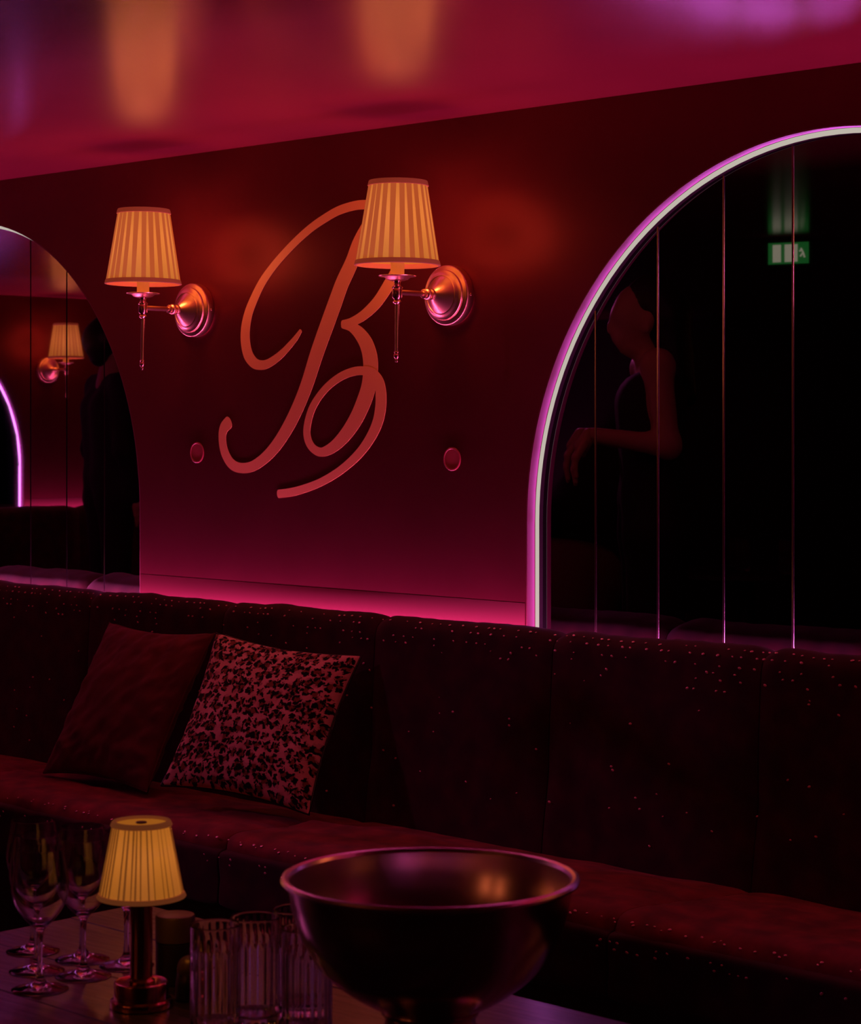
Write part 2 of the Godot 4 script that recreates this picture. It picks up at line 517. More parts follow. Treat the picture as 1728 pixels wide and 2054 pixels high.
# ------------------------------------------------------------------ the monogram
func stroke(st: SurfaceTool, pts: Array, z: float) -> void:   # pts: [x, y, full width]; a ribbon with thickness and round or square ends
	var c := Curve2D.new()
	var ws := []
	for i in pts.size():
		var p := Vector2(pts[i][0], pts[i][1])
		var a := Vector2(pts[maxi(i - 1, 0)][0], pts[maxi(i - 1, 0)][1])
		var b := Vector2(pts[mini(i + 1, pts.size() - 1)][0], pts[mini(i + 1, pts.size() - 1)][1])
		var tg := (b - a) / 6.0
		c.add_point(p, -tg, tg)
	var fine := PackedVector2Array()
	for i in pts.size() - 1:
		for k in 6:
			fine.append(c.sample(i, k / 6.0))
			ws.append(lerpf(pts[i][2], pts[i + 1][2], k / 6.0))
	fine.append(Vector2(pts[-1][0], pts[-1][1]))
	ws.append(pts[-1][2])
	var l := []
	var r := []
	for i in fine.size():
		var d := (fine[mini(i + 1, fine.size() - 1)] - fine[maxi(i - 1, 0)]).normalized()
		var nrm: Vector2 = Vector2(-d.y, d.x) * float(ws[i]) * 0.5
		l.append(fine[i] + nrm)
		r.append(fine[i] - nrm)
	st.set_smooth_group(-1)
	var v := func(p: Vector2, zz: float) -> Vector3: return Vector3(p.x, p.y, zz)
	var top := z
	for i in fine.size() - 1:
		z = top + 0.0005 * i / fine.size()   # where the stroke crosses itself the later pass lies on top
		quad(st, v.call(r[i], z), v.call(r[i + 1], z), v.call(l[i + 1], z), v.call(l[i], z))
		quad(st, v.call(r[i], 0.0005), v.call(r[i + 1], 0.0005), v.call(r[i + 1], z), v.call(r[i], z))
		quad(st, v.call(l[i + 1], 0.0005), v.call(l[i], 0.0005), v.call(l[i], z), v.call(l[i + 1], z))
	for e in [0, fine.size() - 1]:   # softly rounded ends
		var m := 7
		var d: Vector2 = (fine[0] - fine[1]).normalized() if e == 0 else (fine[e] - fine[e - 1]).normalized()
		var n := Vector2(-d.y, d.x)
		z = top if e == 0 else top + 0.0005
		for k in m:
			var a0 := -PI / 2 + PI * k / m
			var a1 := -PI / 2 + PI * (k + 1) / m
			var p0: Vector2 = fine[e] + (n * sin(a0) + d * cos(a0) * 0.6) * ws[e] * 0.5
			var p1: Vector2 = fine[e] + (n * sin(a1) + d * cos(a1) * 0.6) * ws[e] * 0.5
			tri(st, v.call(fine[e], z), v.call(p0, z), v.call(p1, z))
			quad(st, v.call(p0, 0.0005), v.call(p1, 0.0005), v.call(p1, z), v.call(p0, z))

func monogram() -> void:
	var st := begin()
	stroke(st, [[-4.0407, 2.0429, 0.0224], [-4.0977, 2.0611, 0.0244], [-4.1555, 2.0665, 0.0251], [-4.2010, 2.0666, 0.0248], [-4.2602, 2.0581, 0.0246], [-4.3136, 2.0412, 0.0244], [-4.3677, 2.0195, 0.0238], [-4.4225, 1.9906, 0.0238], [-4.4779, 1.9557, 0.0241], [-4.5271, 1.9196, 0.0251], [-4.5697, 1.8808, 0.0278], [-4.6019, 1.8397, 0.0306], [-4.6271, 1.7981, 0.0334], [-4.6401, 1.7568, 0.0376], [-4.6409, 1.7188, 0.0388], [-4.6300, 1.6829, 0.0384], [-4.6069, 1.6597, 0.0329], [-4.5818, 1.6516, 0.0275], [-4.5519, 1.6529, 0.0253], [-4.5186, 1.6649, 0.0241], [-4.4849, 1.6828, 0.0219], [-4.4536, 1.7044, 0.0193], [-4.4280, 1.7246, 0.0164], [-4.4114, 1.7412, 0.0108]], 0.0009)  # sweep
	stroke(st, [[-4.1137, 2.0479, 0.0351], [-4.1522, 2.0058, 0.0417], [-4.1847, 1.9628, 0.0470], [-4.2108, 1.9147, 0.0485], [-4.2470, 1.8622, 0.0500], [-4.2735, 1.8134, 0.0521], [-4.3002, 1.7642, 0.0523], [-4.3271, 1.7148, 0.0513], [-4.3527, 1.6650, 0.0505], [-4.3827, 1.6011, 0.0478], [-4.4156, 1.5438, 0.0456], [-4.4571, 1.4860, 0.0430], [-4.5046, 1.4346, 0.0386], [-4.5554, 1.3958, 0.0336], [-4.6112, 1.3697, 0.0296], [-4.6634, 1.3647, 0.0288], [-4.7029, 1.3771, 0.0310], [-4.7310, 1.4094, 0.0319], [-4.7406, 1.4478, 0.0311], [-4.7339, 1.4756, 0.0353], [-4.7132, 1.4919, 0.0379]], 0.0011)  # stem
	stroke(st, [[-4.0977, 2.0611, 0.0247], [-4.0470, 2.0455, 0.0285], [-4.0125, 2.0101, 0.0370], [-4.0094, 1.9658, 0.0413], [-4.0188, 1.9179, 0.0419], [-4.0407, 1.8837, 0.0397], [-4.0723, 1.8475, 0.0376], [-4.1137, 1.8061, 0.0338], [-4.1652, 1.7740, 0.0284], [-4.2108, 1.7580, 0.0238], [-4.2437, 1.7533, 0.0222]], 0.0013)  # bowl
	stroke(st, [[-4.2437, 1.7533, 0.0221], [-4.2128, 1.7459, 0.0257], [-4.1814, 1.7278, 0.0379], [-4.1542, 1.6988, 0.0481], [-4.1393, 1.6626, 0.0544], [-4.1374, 1.6245, 0.0554], [-4.1451, 1.5843, 0.0542], [-4.1645, 1.5441, 0.0521], [-4.1944, 1.4993, 0.0477], [-4.2351, 1.4578, 0.0405], [-4.2802, 1.4267, 0.0322], [-4.3257, 1.4117, 0.0248], [-4.3595, 1.4207, 0.0243], [-4.3813, 1.4445, 0.0273], [-4.3854, 1.4767, 0.0271], [-4.3690, 1.5227, 0.0255], [-4.3392, 1.5593, 0.0231], [-4.2989, 1.5908, 0.0223], [-4.2523, 1.6138, 0.0225], [-4.2075, 1.6257, 0.0231], [-4.1684, 1.6282, 0.0234], [-4.1310, 1.6208, 0.0273], [-4.1053, 1.5963, 0.0356], [-4.0977, 1.5614, 0.0395], [-4.1009, 1.5214, 0.0392], [-4.1137, 1.4857, 0.0362], [-4.1393, 1.4491, 0.0318], [-4.1749, 1.4139, 0.0279], [-4.2206, 1.3819, 0.0246], [-4.2722, 1.3540, 0.0227], [-4.3338, 1.3292, 0.0221], [-4.3950, 1.3120, 0.0227], [-4.4487, 1.3011, 0.0234], [-4.5003, 1.2954, 0.0234]], 0.0015)  # loop
	tag(obj("monogram_letter", done(st), M.monogram), "large copper script letter B painted on the wall between the brass lamps", "lettering")


# ------------------------------------------------------------------ upholstery
func loft(sections: int, x0: float, x1: float, profile: Callable, n: int, shrink: float, nz: FastNoiseLite, amp: float, stretch: Vector3) -> ArrayMesh:
	# a padded block: a closed (z, y) outline run along x, drawn in at its ends, with soft creases
	var grid := []
	for i in sections + 1:
		var u := float(i) / sections
		u = 0.5 - 0.5 * cos(PI * u) if sections > 8 else u
		var x := lerpf(x0, x1, u)
		var e := minf(x - x0, x1 - x) / 0.05
		var inset := shrink * pow(1.0 - clampf(e, 0, 1), 2.0)
		var row := PackedVector3Array()
		var c := Vector2()
		for k in n: c += profile.call(float(k) / n) / n
		for k in n:
			var p: Vector2 = profile.call(float(k) / n)
			var d := (p - c).normalized()
			var w := nz.get_noise_3d(x * stretch.x, p.y * stretch.y, p.x * stretch.z) * amp
			p += d * (w - inset)
			row.append(Vector3(x, p.y, p.x))
		grid.append(row)
	var st := begin()
	st.set_smooth_group(0)
	for i in sections:
		for k in n:
			var l := (k + 1) % n
			quad(st, grid[i][l], grid[i][k], grid[i + 1][k], grid[i + 1][l])
	for e in [0, sections]:
		var c := Vector3()
		for p in grid[e]: c += p / n
		for k in n:
			var l := (k + 1) % n
			if e == 0: tri(st, c, grid[e][k], grid[e][l])
			else: tri(st, c, grid[e][l], grid[e][k])
	return done(st)

func rounded(outline: Array, rad: float) -> Callable:   # a closed outline of (z, y) corners with rounded corners, sampled by 0..1
	var pts := PackedVector2Array()
	var n := outline.size()
	for i in n:
		var p: Vector2 = outline[i]
		var a: Vector2 = outline[(i + n - 1) % n]
		var b: Vector2 = outline[(i + 1) % n]
		var ra := minf(rad, p.distance_to(a) * 0.45)
		var rb := minf(rad, p.distance_to(b) * 0.45)
		var s := p + (a - p).normalized() * ra
		var e := p + (b - p).normalized() * rb
		for k in 6:
			var t := k / 5.0
			pts.append(s.lerp(p, t).lerp(p.lerp(e, t), t))
	var cum := PackedFloat32Array([0.0])
	for i in pts.size(): cum.append(cum[i] + pts[i].distance_to(pts[(i + 1) % pts.size()]))
	var total := cum[cum.size() - 1]
	return func(t: float) -> Vector2:
		var s := fposmod(t, 1.0) * total
		var lo := cum.bsearch(s, false) - 1
		lo = clampi(lo, 0, pts.size() - 1)
		var f := (s - cum[lo]) / maxf(cum[lo + 1] - cum[lo], 1e-6)
		return pts[lo].lerp(pts[(lo + 1) % pts.size()], clampf(f, 0, 1))

func banquette(label: String, base: Transform3D, edges: Array, flecked: bool) -> void:
	var t := thing("banquette_sofa", label, "sofa", base)
	var nz := FastNoiseLite.new()
	nz.seed = 7
	nz.frequency = 1.0
	nz.fractal_octaves = 3
	var x0: float = edges[0]
	var x1: float = edges[-1]
	obj("plinth", box(Vector3(x0 + 0.01, 0.0, 0.09), Vector3(x1 - 0.01, 0.36, 0.66), 0.01), M.plinth, t)
	var back_at := rounded([Vector2(0.100, 0.36), Vector2(0.275, 0.36), Vector2(0.245, 0.70), Vector2(0.218, 1.020), Vector2(0.100, 0.995)], 0.045)
	var seat_at := rounded([Vector2(0.20, 0.37), Vector2(0.715, 0.37), Vector2(0.720, 0.535), Vector2(0.45, 0.534), Vector2(0.20, 0.498)], 0.055)
	var shadow_panel_at := rounded([Vector2(0.690, 0.362), Vector2(0.7290, 0.362), Vector2(0.7290, 0.498), Vector2(0.690, 0.504)], 0.014)
	for i in edges.size() - 1:
		var fine: int = 40 if flecked else 8
		var m := loft(fine, edges[i] + 0.0015, edges[i + 1] - 0.0015, back_at, 96 if flecked else 40, 0.016, nz, 0.007, Vector3(7.0, 2.2, 3.0))
		obj("back_cushion", m, M.sofa, t)
	for i in range(0, edges.size() - 1, 2):
		var b: float = edges[mini(i + 2, edges.size() - 1)]
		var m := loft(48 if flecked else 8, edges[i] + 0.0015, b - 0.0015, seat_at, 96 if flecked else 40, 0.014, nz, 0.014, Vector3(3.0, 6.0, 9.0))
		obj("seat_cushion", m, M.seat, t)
		obj("seat_shadow_panel", loft(24 if flecked else 6, edges[i] + 0.002, b - 0.002, shadow_panel_at, 48, 0.006, nz, 0.003, Vector3(3.0, 6.0, 9.0)), M.sofa, t)  # dark panel added to give the seat front its shade
	if not flecked: return
	# small pale pink flecks on the velvet, densest along the rolled edges
	var at := []
	var put := func(x: float, prof: Callable, s: float) -> void:
		var p: Vector2 = prof.call(s)
		var q: Vector2 = prof.call(s + 0.004)
		var d := (q - p).normalized()
		var nrm := Vector3(0, -d.x, d.y)
		if nrm.dot(Vector3(0, p.y - 0.5, p.x - 0.15)) < 0: nrm = -nrm
		var c := Vector2(p.x, p.y)
		var w := nz.get_noise_3d(x * 7.0, p.y * 2.2, p.x * 3.0) * 0.007 if prof == back_at else nz.get_noise_3d(x * 3.0, p.y * 6.0, p.x * 9.0) * 0.014
		var pos := Vector3(x, c.y, c.x) + nrm * (w + 0.0006)
		var ax := Vector3(1, 0, 0).rotated(nrm.normalized(), rng.randf_range(-0.5, 0.5))
		var k := rng.randf_range(0.6, 1.15)
		at.append(Transform3D(Basis(ax * 0.0042 * k, nrm * 0.0011, ax.cross(nrm) * 0.0026 * k), pos))
	for row in 6:   # the top roll of the backrest
		var x := -6.2
		while x < -2.2:
			x += rng.randf_range(0.016, 0.046)
			if rng.randf() < 0.8 - 0.145 * row: put.call(x + (row % 2) * 0.012, back_at, find_s(back_at, Vector2(0.224 + 0.001 * row, 1.005 - row * 0.018)))
	for row in 4:   # the front roll of the seat
		var x := -6.0
		while x < -1.6:
			x += rng.randf_range(0.018, 0.055)
			if rng.randf() < 0.6: put.call(x, seat_at if row < 2 else shadow_panel_at, find_s(seat_at, Vector2(0.716, 0.531 - row * 0.014)) if row < 2 else find_s(shadow_panel_at, Vector2(0.731, 0.510 - row * 0.014)))
	for i in 130:   # sparse ones elsewhere
		put.call(rng.randf_range(-6.0, -2.0), back_at, find_s(back_at, Vector2(0.24, rng.randf_range(0.55, 0.93))))
	var mm := MultiMesh.new()
	mm.transform_format = MultiMesh.TRANSFORM_3D
	var bead := SphereMesh.new()
	bead.radius = 1.0
	bead.height = 2.0
	bead.radial_segments = 8
	bead.rings = 4
	mm.mesh = bead
	mm.instance_count = at.size()
	for i in at.size(): mm.set_instance_transform(i, at[i])
	var o := MultiMeshInstance3D.new()
	o.name = "pale_flecks"
	o.multimesh = mm
	o.material_override = M.fleck
	o.set_meta("kind", "stuff")
	t.add_child(o, true)

func find_s(prof: Callable, near: Vector2) -> float:
	var best := 0.0
	var bd := 1e9
	for i in 200:
		var d: float = (prof.call(i / 200.0) as Vector2).distance_squared_to(near)
		if d < bd:
			bd = d
			best = i / 200.0
	return best

func pillow(side: float, puff: float, crease: float, sd: int) -> ArrayMesh:
	var n := 48
	var nz := FastNoiseLite.new()
	nz.seed = sd
	nz.frequency = 1.0
	nz.fractal_octaves = 3
	var at := func(i: int, j: int, s: float) -> Vector3:
		var u := sin((float(i) / n - 0.5) * PI)
		var v := sin((float(j) / n - 0.5) * PI)
		var px := u * (1.0 - 0.085 * (1.0 - v * v)) * side / 2
		var py := v * (1.0 - 0.085 * (1.0 - u * u)) * side / 2
		var h := pow(maxf(1.0 - u * u, 0), 0.42) * pow(maxf(1.0 - v * v, 0), 0.42)
		var rim := 1.0 - h
		var w := nz.get_noise_3d(px * 16.0, py * 16.0, s * 5.0) * crease * h * (0.35 + rim)
		# tucks that run from the seams and fan out of the corners
		var a := atan2(v, u)
		w += sin(a * 26.0 + nz.get_noise_2d(px * 9.0, py * 9.0) * 5.0) * crease * 0.35 * h * rim
		return Vector3(px, py, s * (h * puff + w))
	var st := begin()
	st.set_smooth_group(0)
	for s in [1.0, -1.0]:
		for i in n:
			for j in n:
				var q := [at.call(i, j, s), at.call(i + 1, j, s), at.call(i + 1, j + 1, s), at.call(i, j + 1, s)]
				var uv := [Vector2(i, j), Vector2(i + 1, j), Vector2(i + 1, j + 1), Vector2(i, j + 1)]
				var order := [0, 2, 1, 0, 3, 2] if s > 0 else [0, 1, 2, 0, 2, 3]
				for k in order:
					var w: Vector2 = uv[k]
					st.set_uv(Vector2(0.5 + 0.5 * sin((w.x / n - 0.5) * PI), 0.5 - 0.5 * sin((w.y / n - 0.5) * PI)))
					st.add_vertex(q[k])
	return done(st)

func piping(side: float, r: float) -> ArrayMesh:
	var pts := PackedVector3Array()
	for e in 4:
		for k in 16:
			var w := -1.0 + 2.0 * k / 16.0
			var o := side / 2 * (1.0 - 0.085 * (1.0 - w * w))
			var along := w * side / 2
			pts.append([Vector3(along, -o, 0), Vector3(o, along, 0), Vector3(-along, o, 0), Vector3(-o, -along, 0)][e])
	pts.append(pts[0])
	var st := begin()
	tube_into(st, pts, r, r, 8)
	return done(st)

func leopard_texture() -> ImageTexture:
	var n := 448
	var cells := 15
	var im := Image.create(n, n, false, Image.FORMAT_RGB8)
	var nz := FastNoiseLite.new()
	nz.seed = 5
	nz.frequency = 1.0
	var spots := []
	var r := RandomNumberGenerator.new()
	r.seed = 77
	for j in cells:
		for i in cells:
			spots.append([Vector2(i + 0.5 + (0.25 if j % 2 else -0.25) + r.randf_range(-0.22, 0.22), j + 0.5 + r.randf_range(-0.22, 0.22)), r.randf_range(0.36, 0.46), r.randf() * TAU, r.randf_range(0.8, 1.6), r.randf_range(0.75, 1.25)])
	var ground := Color(0.95, 0.78, 0.70)
	var inner := Color(0.56, 0.36, 0.26)
	var dark := Color(0.075, 0.045, 0.04)
	for y in n:
		for x in n:
			var p := Vector2(x, y) * float(cells) / n
			p += Vector2(nz.get_noise_2d(p.x * 1.3, p.y * 1.3), nz.get_noise_2d(p.x * 1.3 + 40, p.y * 1.3)) * 0.34
			var c := ground.lerp(Color(0.86, 0.66, 0.56), clampf(nz.get_noise_2d(p.x * 0.3, p.y * 0.3 + 9) + 0.4, 0, 1))
			var i0 := int(floor(p.x))
			var j0 := int(floor(p.y))
			for dj in [-1, 0, 1]:
				for di in [-1, 0, 1]:
					var ii: int = i0 + di
					var jj: int = j0 + dj
					if ii < 0 or jj < 0 or ii >= cells or jj >= cells: continue
					var s: Array = spots[jj * cells + ii]
					var d: Vector2 = p - s[0]
					d.x *= s[4]
					var q: float = d.length() / s[1]
					if q > 1.5: continue
					var an: float = wrapf(d.angle() - s[2], -PI, PI)
					var gap := smoothstep(0.75, 0.9, absf(cos(an * s[3] + 0.6)))
					var ring := absf(q - 0.80)
					if q < 0.75: c = c.lerp(inner, smoothstep(0.75, 0.5, q))
					c = c.lerp(dark, smoothstep(0.42, 0.30, ring) * (1.0 - 0.9 * gap))
			im.set_pixel(x, y, c)
	return ImageTexture.create_from_image(im)


# ------------------------------------------------------------------ tableware
func wine_glass_mesh() -> ArrayMesh:
	var outer := smooth_profile(PackedVector2Array([Vector2(0.0, 0.0), Vector2(0.0345, 0.0), Vector2(0.0352, 0.0012), Vector2(0.0300, 0.0030), Vector2(0.0140, 0.0072), Vector2(0.0060, 0.0145), Vector2(0.0038, 0.0260), Vector2(0.0034, 0.0480), Vector2(0.0040, 0.0700), Vector2(0.0072, 0.0800), Vector2(0.0200, 0.0930), Vector2(0.0320, 0.1100), Vector2(0.0372, 0.1270), Vector2(0.0368, 0.1450), Vector2(0.0330, 0.1670), Vector2(0.0298, 0.1848)]), 5)
	var inner := smooth_profile(PackedVector2Array([Vector2(0.0292, 0.1850), Vector2(0.0322, 0.1670), Vector2(0.0358, 0.1450), Vector2(0.0361, 0.1275), Vector2(0.0306, 0.1110), Vector2(0.0185, 0.0950), Vector2(0.0080, 0.0872), Vector2(0.0, 0.0852)]), 5)
	outer.append_array(inner)
	return lathe(outer, 64)

func tumbler_mesh() -> ArrayMesh:
	var h := 0.1355
	var p := PackedVector2Array([Vector2(0.0, 0.0), Vector2(0.026, 0.0), Vector2(0.0285, 0.0012), Vector2(0.0298, 0.0040)])
	var from := p.size()
	for i in 12: p.append(Vector2(0.0298 + 0.0006 * i / 11.0, 0.006 + (h - 0.034) * i / 11.0))
	var to := p.size() - 1
	for v in [Vector2(0.0305, h - 0.0265), Vector2(0.0305, h - 0.002), Vector2(0.0305, h - 0.0012), Vector2(0.0300, h), Vector2(0.0292, h), Vector2(0.0287, h - 0.0012), Vector2(0.0286, h - 0.002), Vector2(0.0286, h - 0.004), Vector2(0.0278, 0.030), Vector2(0.0277, 0.0285), Vector2(0.0268, 0.0185), Vector2(0.0225, 0.0140), Vector2(0.0, 0.0130)]: p.append(v)
	var st := begin()
	lathe_into(st, p, 120, Transform3D(), 20, 0.00055, from, to)
	return done(st)

func make_table_lamp(at: Transform3D, label: String) -> Node3D:
	var t := thing("table_lamp", label, "table lamp", at)
	obj("base", lathe(PackedVector2Array([Vector2(0, 0.0), Vector2(0.0385, 0.0), Vector2(0.0398, 0.0015), Vector2(0.0398, 0.0075), Vector2(0.0390, 0.0095), Vector2(0.0352, 0.0110), Vector2(0.0348, 0.0125), Vector2(0.0348, 0.0310), Vector2(0.0340, 0.0325), Vector2(0.0322, 0.0330), Vector2(0.0310, 0.0325), Vector2(0.0200, 0.0318), Vector2(0.0, 0.0318)]), 64), M.copper, t)
	obj("column", lathe(PackedVector2Array([Vector2(0.0175, 0.0312), Vector2(0.0175, 0.0345), Vector2(0.0142, 0.0360), Vector2(0.0140, 0.190), Vector2(0.0, 0.190)]), 40), M.copper, t)
	obj("bulb", lathe(smooth_profile(PackedVector2Array([Vector2(0.010, 0.190), Vector2(0.0125, 0.196), Vector2(0.0125, 0.206), Vector2(0.0, 0.212)]), 3), 20), M.bulb, t)
	shade_parts(t, 0.1405, 0.2365, 0.0530, 0.0345, 36, 0.80, 0.72, 0.9, true, 0.0065, M.table_shade, M.table_fold, M.table_trim)
	return t


# ------------------------------------------------------------------ figures: tapered capsules joined by a smooth minimum and meshed with surface nets
func figure_into(st: SurfaceTool, bones: Array, cell: float, k: float, xf := Transform3D()) -> void:
	var lo := Vector3(1e9, 1e9, 1e9)
	var hi := -lo
	for b in bones:
		var r: float = maxf(b[2], b[3]) + k + cell * 2
		for p in [b[0], b[1]]:
			lo = lo.min(p - Vector3(r, r, r))
			hi = hi.max(p + Vector3(r, r, r))
	var n := Vector3i(((hi - lo) / cell).ceil()) + Vector3i.ONE
	var f := PackedFloat32Array()
	f.resize(n.x * n.y * n.z)
	f.fill(1.0)
	for b in bones:
		var a: Vector3 = b[0]
		var c: Vector3 = b[1]
		var ra: float = b[2]
		var rb: float = b[3]
		var reach := maxf(ra, rb) + k + cell * 2
		var i0 := Vector3i(((a.min(c) - Vector3(reach, reach, reach) - lo) / cell).floor()).clamp(Vector3i.ZERO, n - Vector3i.ONE)
		var i1 := Vector3i(((a.max(c) + Vector3(reach, reach, reach) - lo) / cell).ceil()).clamp(Vector3i.ZERO, n - Vector3i.ONE)
		var d := c - a
		var dd := maxf(d.length_squared(), 1e-9)
		for z in range(i0.z, i1.z + 1):
			for y in range(i0.y, i1.y + 1):
				var row := (z * n.y + y) * n.x
				for x in range(i0.x, i1.x + 1):
					var p := lo + Vector3(x, y, z) * cell
					var t := clampf((p - a).dot(d) / dd, 0, 1)
					var s := p.distance_to(a + d * t) - lerpf(ra, rb, t)
					var o := f[row + x]
					var h := maxf(k - absf(o - s), 0.0) / k
					f[row + x] = minf(o, s) - h * h * k * 0.25
	var ids := {}
	var pos := PackedVector3Array()
	var step := [1, n.x, n.x * n.y]
	for z in n.z - 1:
		for y in n.y - 1:
			for x in n.x - 1:
				var at: int = x + n.x * (y + n.y * z)
				var inside := 0
				for q in 8:
					if f[at + (q & 1) * step[0] + ((q >> 1) & 1) * step[1] + (q >> 2) * step[2]] < 0: inside += 1
				if inside == 0 or inside == 8: continue
				var sum := Vector3()
				var cnt := 0
				for q in 8:
					for ax in 3:
						if (q >> ax) & 1: continue
						var q2 := q | (1 << ax)
						var va: float = f[at + (q & 1) * step[0] + ((q >> 1) & 1) * step[1] + (q >> 2) * step[2]]
						var vb: float = f[at + (q2 & 1) * step[0] + ((q2 >> 1) & 1) * step[1] + (q2 >> 2) * step[2]]
						if (va < 0) == (vb < 0): continue
						var e := Vector3(q & 1, (q >> 1) & 1, q >> 2)
						e[ax] += va / (va - vb)
						sum += e
						cnt += 1
				ids[at] = pos.size()
				pos.append(xf * (lo + (Vector3(x, y, z) + sum / cnt) * cell))
	st.set_smooth_group(0)
	for at in ids:
		for ax in 3:
			var va: float = f[at]
			var vb: float = f[at + step[ax]]
			if (va < 0) == (vb < 0): continue
			var u: int = step[(ax + 1) % 3]
			var w: int = step[(ax + 2) % 3]
			if not (ids.has(at - u) and ids.has(at - w) and ids.has(at - u - w)): continue
			var q := [pos[ids[at - u - w]], pos[ids[at - w]], pos[ids[at]], pos[ids[at - u]]]
			if va >= 0: q.reverse()
			quad(st, q[0], q[1], q[2], q[3])

func figure(bones: Array, cell: float, k: float) -> ArrayMesh:
	var st := begin()
	figure_into(st, bones, cell, k)
	return done(st)

func mirrored(b: Array) -> Array:
	var f := Vector3(-1, 1, 1)
	return [b[0] * f, b[1] * f, b[2], b[3]]

func hand_bones(w: Vector3, dir: Vector3, side: Vector3, curl: float) -> Array:   # w wrist, dir along the hand, side towards the thumb
	var n := dir.cross(side).normalized()
	if n.y < 0: n = -n
	var out := [[w, w + dir * 0.045, 0.022, 0.024], [w + dir * 0.04 - side * 0.022, w + dir * 0.082 - side * 0.026, 0.014, 0.011], [w + dir * 0.04 + side * 0.020, w + dir * 0.086 + side * 0.026, 0.015, 0.011]]
	var lens := [0.078, 0.086, 0.080, 0.062]
	for i in 4:
		var o := side * (0.029 - 0.0185 * i)
		var a := w + dir * 0.080 + o
		var l: float = lens[i]
		var d1 := (dir * cos(curl) - n * sin(curl)).normalized()
		var d2 := (dir * cos(curl * 2.0) - n * sin(curl * 2.0)).normalized()
		out.append([w + dir * 0.03 + o * 0.7, a, 0.011, 0.010])
		out.append([a, a + d1 * l * 0.5, 0.0095, 0.0085])
		out.append([a + d1 * l * 0.5, a + d1 * l * 0.5 + d2 * l * 0.5, 0.0085, 0.0072])
	var th := w + dir * 0.02 + side * 0.026
	var td := (dir * 0.7 + side * 0.7 - n * 0.3).normalized()
	out.append([w + dir * 0.005 + side * 0.01, th + td * 0.02, 0.015, 0.012])
	out.append([th + td * 0.02, th + td * 0.06 - n * 0.004, 0.0115, 0.0085])
	return out

func head_bones(c: Vector3) -> Array:   # c centre of the skull; faces -z
	return [[c + Vector3(0, 0.03, 0.015), c + Vector3(0, 0.03, -0.015), 0.088, 0.082], [c + Vector3(0, -0.02, -0.03), c + Vector3(0, -0.085, -0.048), 0.066, 0.036], [c + Vector3(0, 0.01, -0.082), c + Vector3(0, -0.032, -0.112), 0.010, 0.013], [c + Vector3(-0.018, -0.066, -0.088), c + Vector3(0.018, -0.066, -0.088), 0.010, 0.010], [c + Vector3(0.078, -0.005, 0.01), c + Vector3(0.082, -0.04, 0.0), 0.012, 0.008], [c + Vector3(-0.078, -0.005, 0.01), c + Vector3(-0.082, -0.04, 0.0), 0.012, 0.008], [c + Vector3(-0.034, 0.018, -0.078), c + Vector3(0.034, 0.018, -0.078), 0.012, 0.012]]


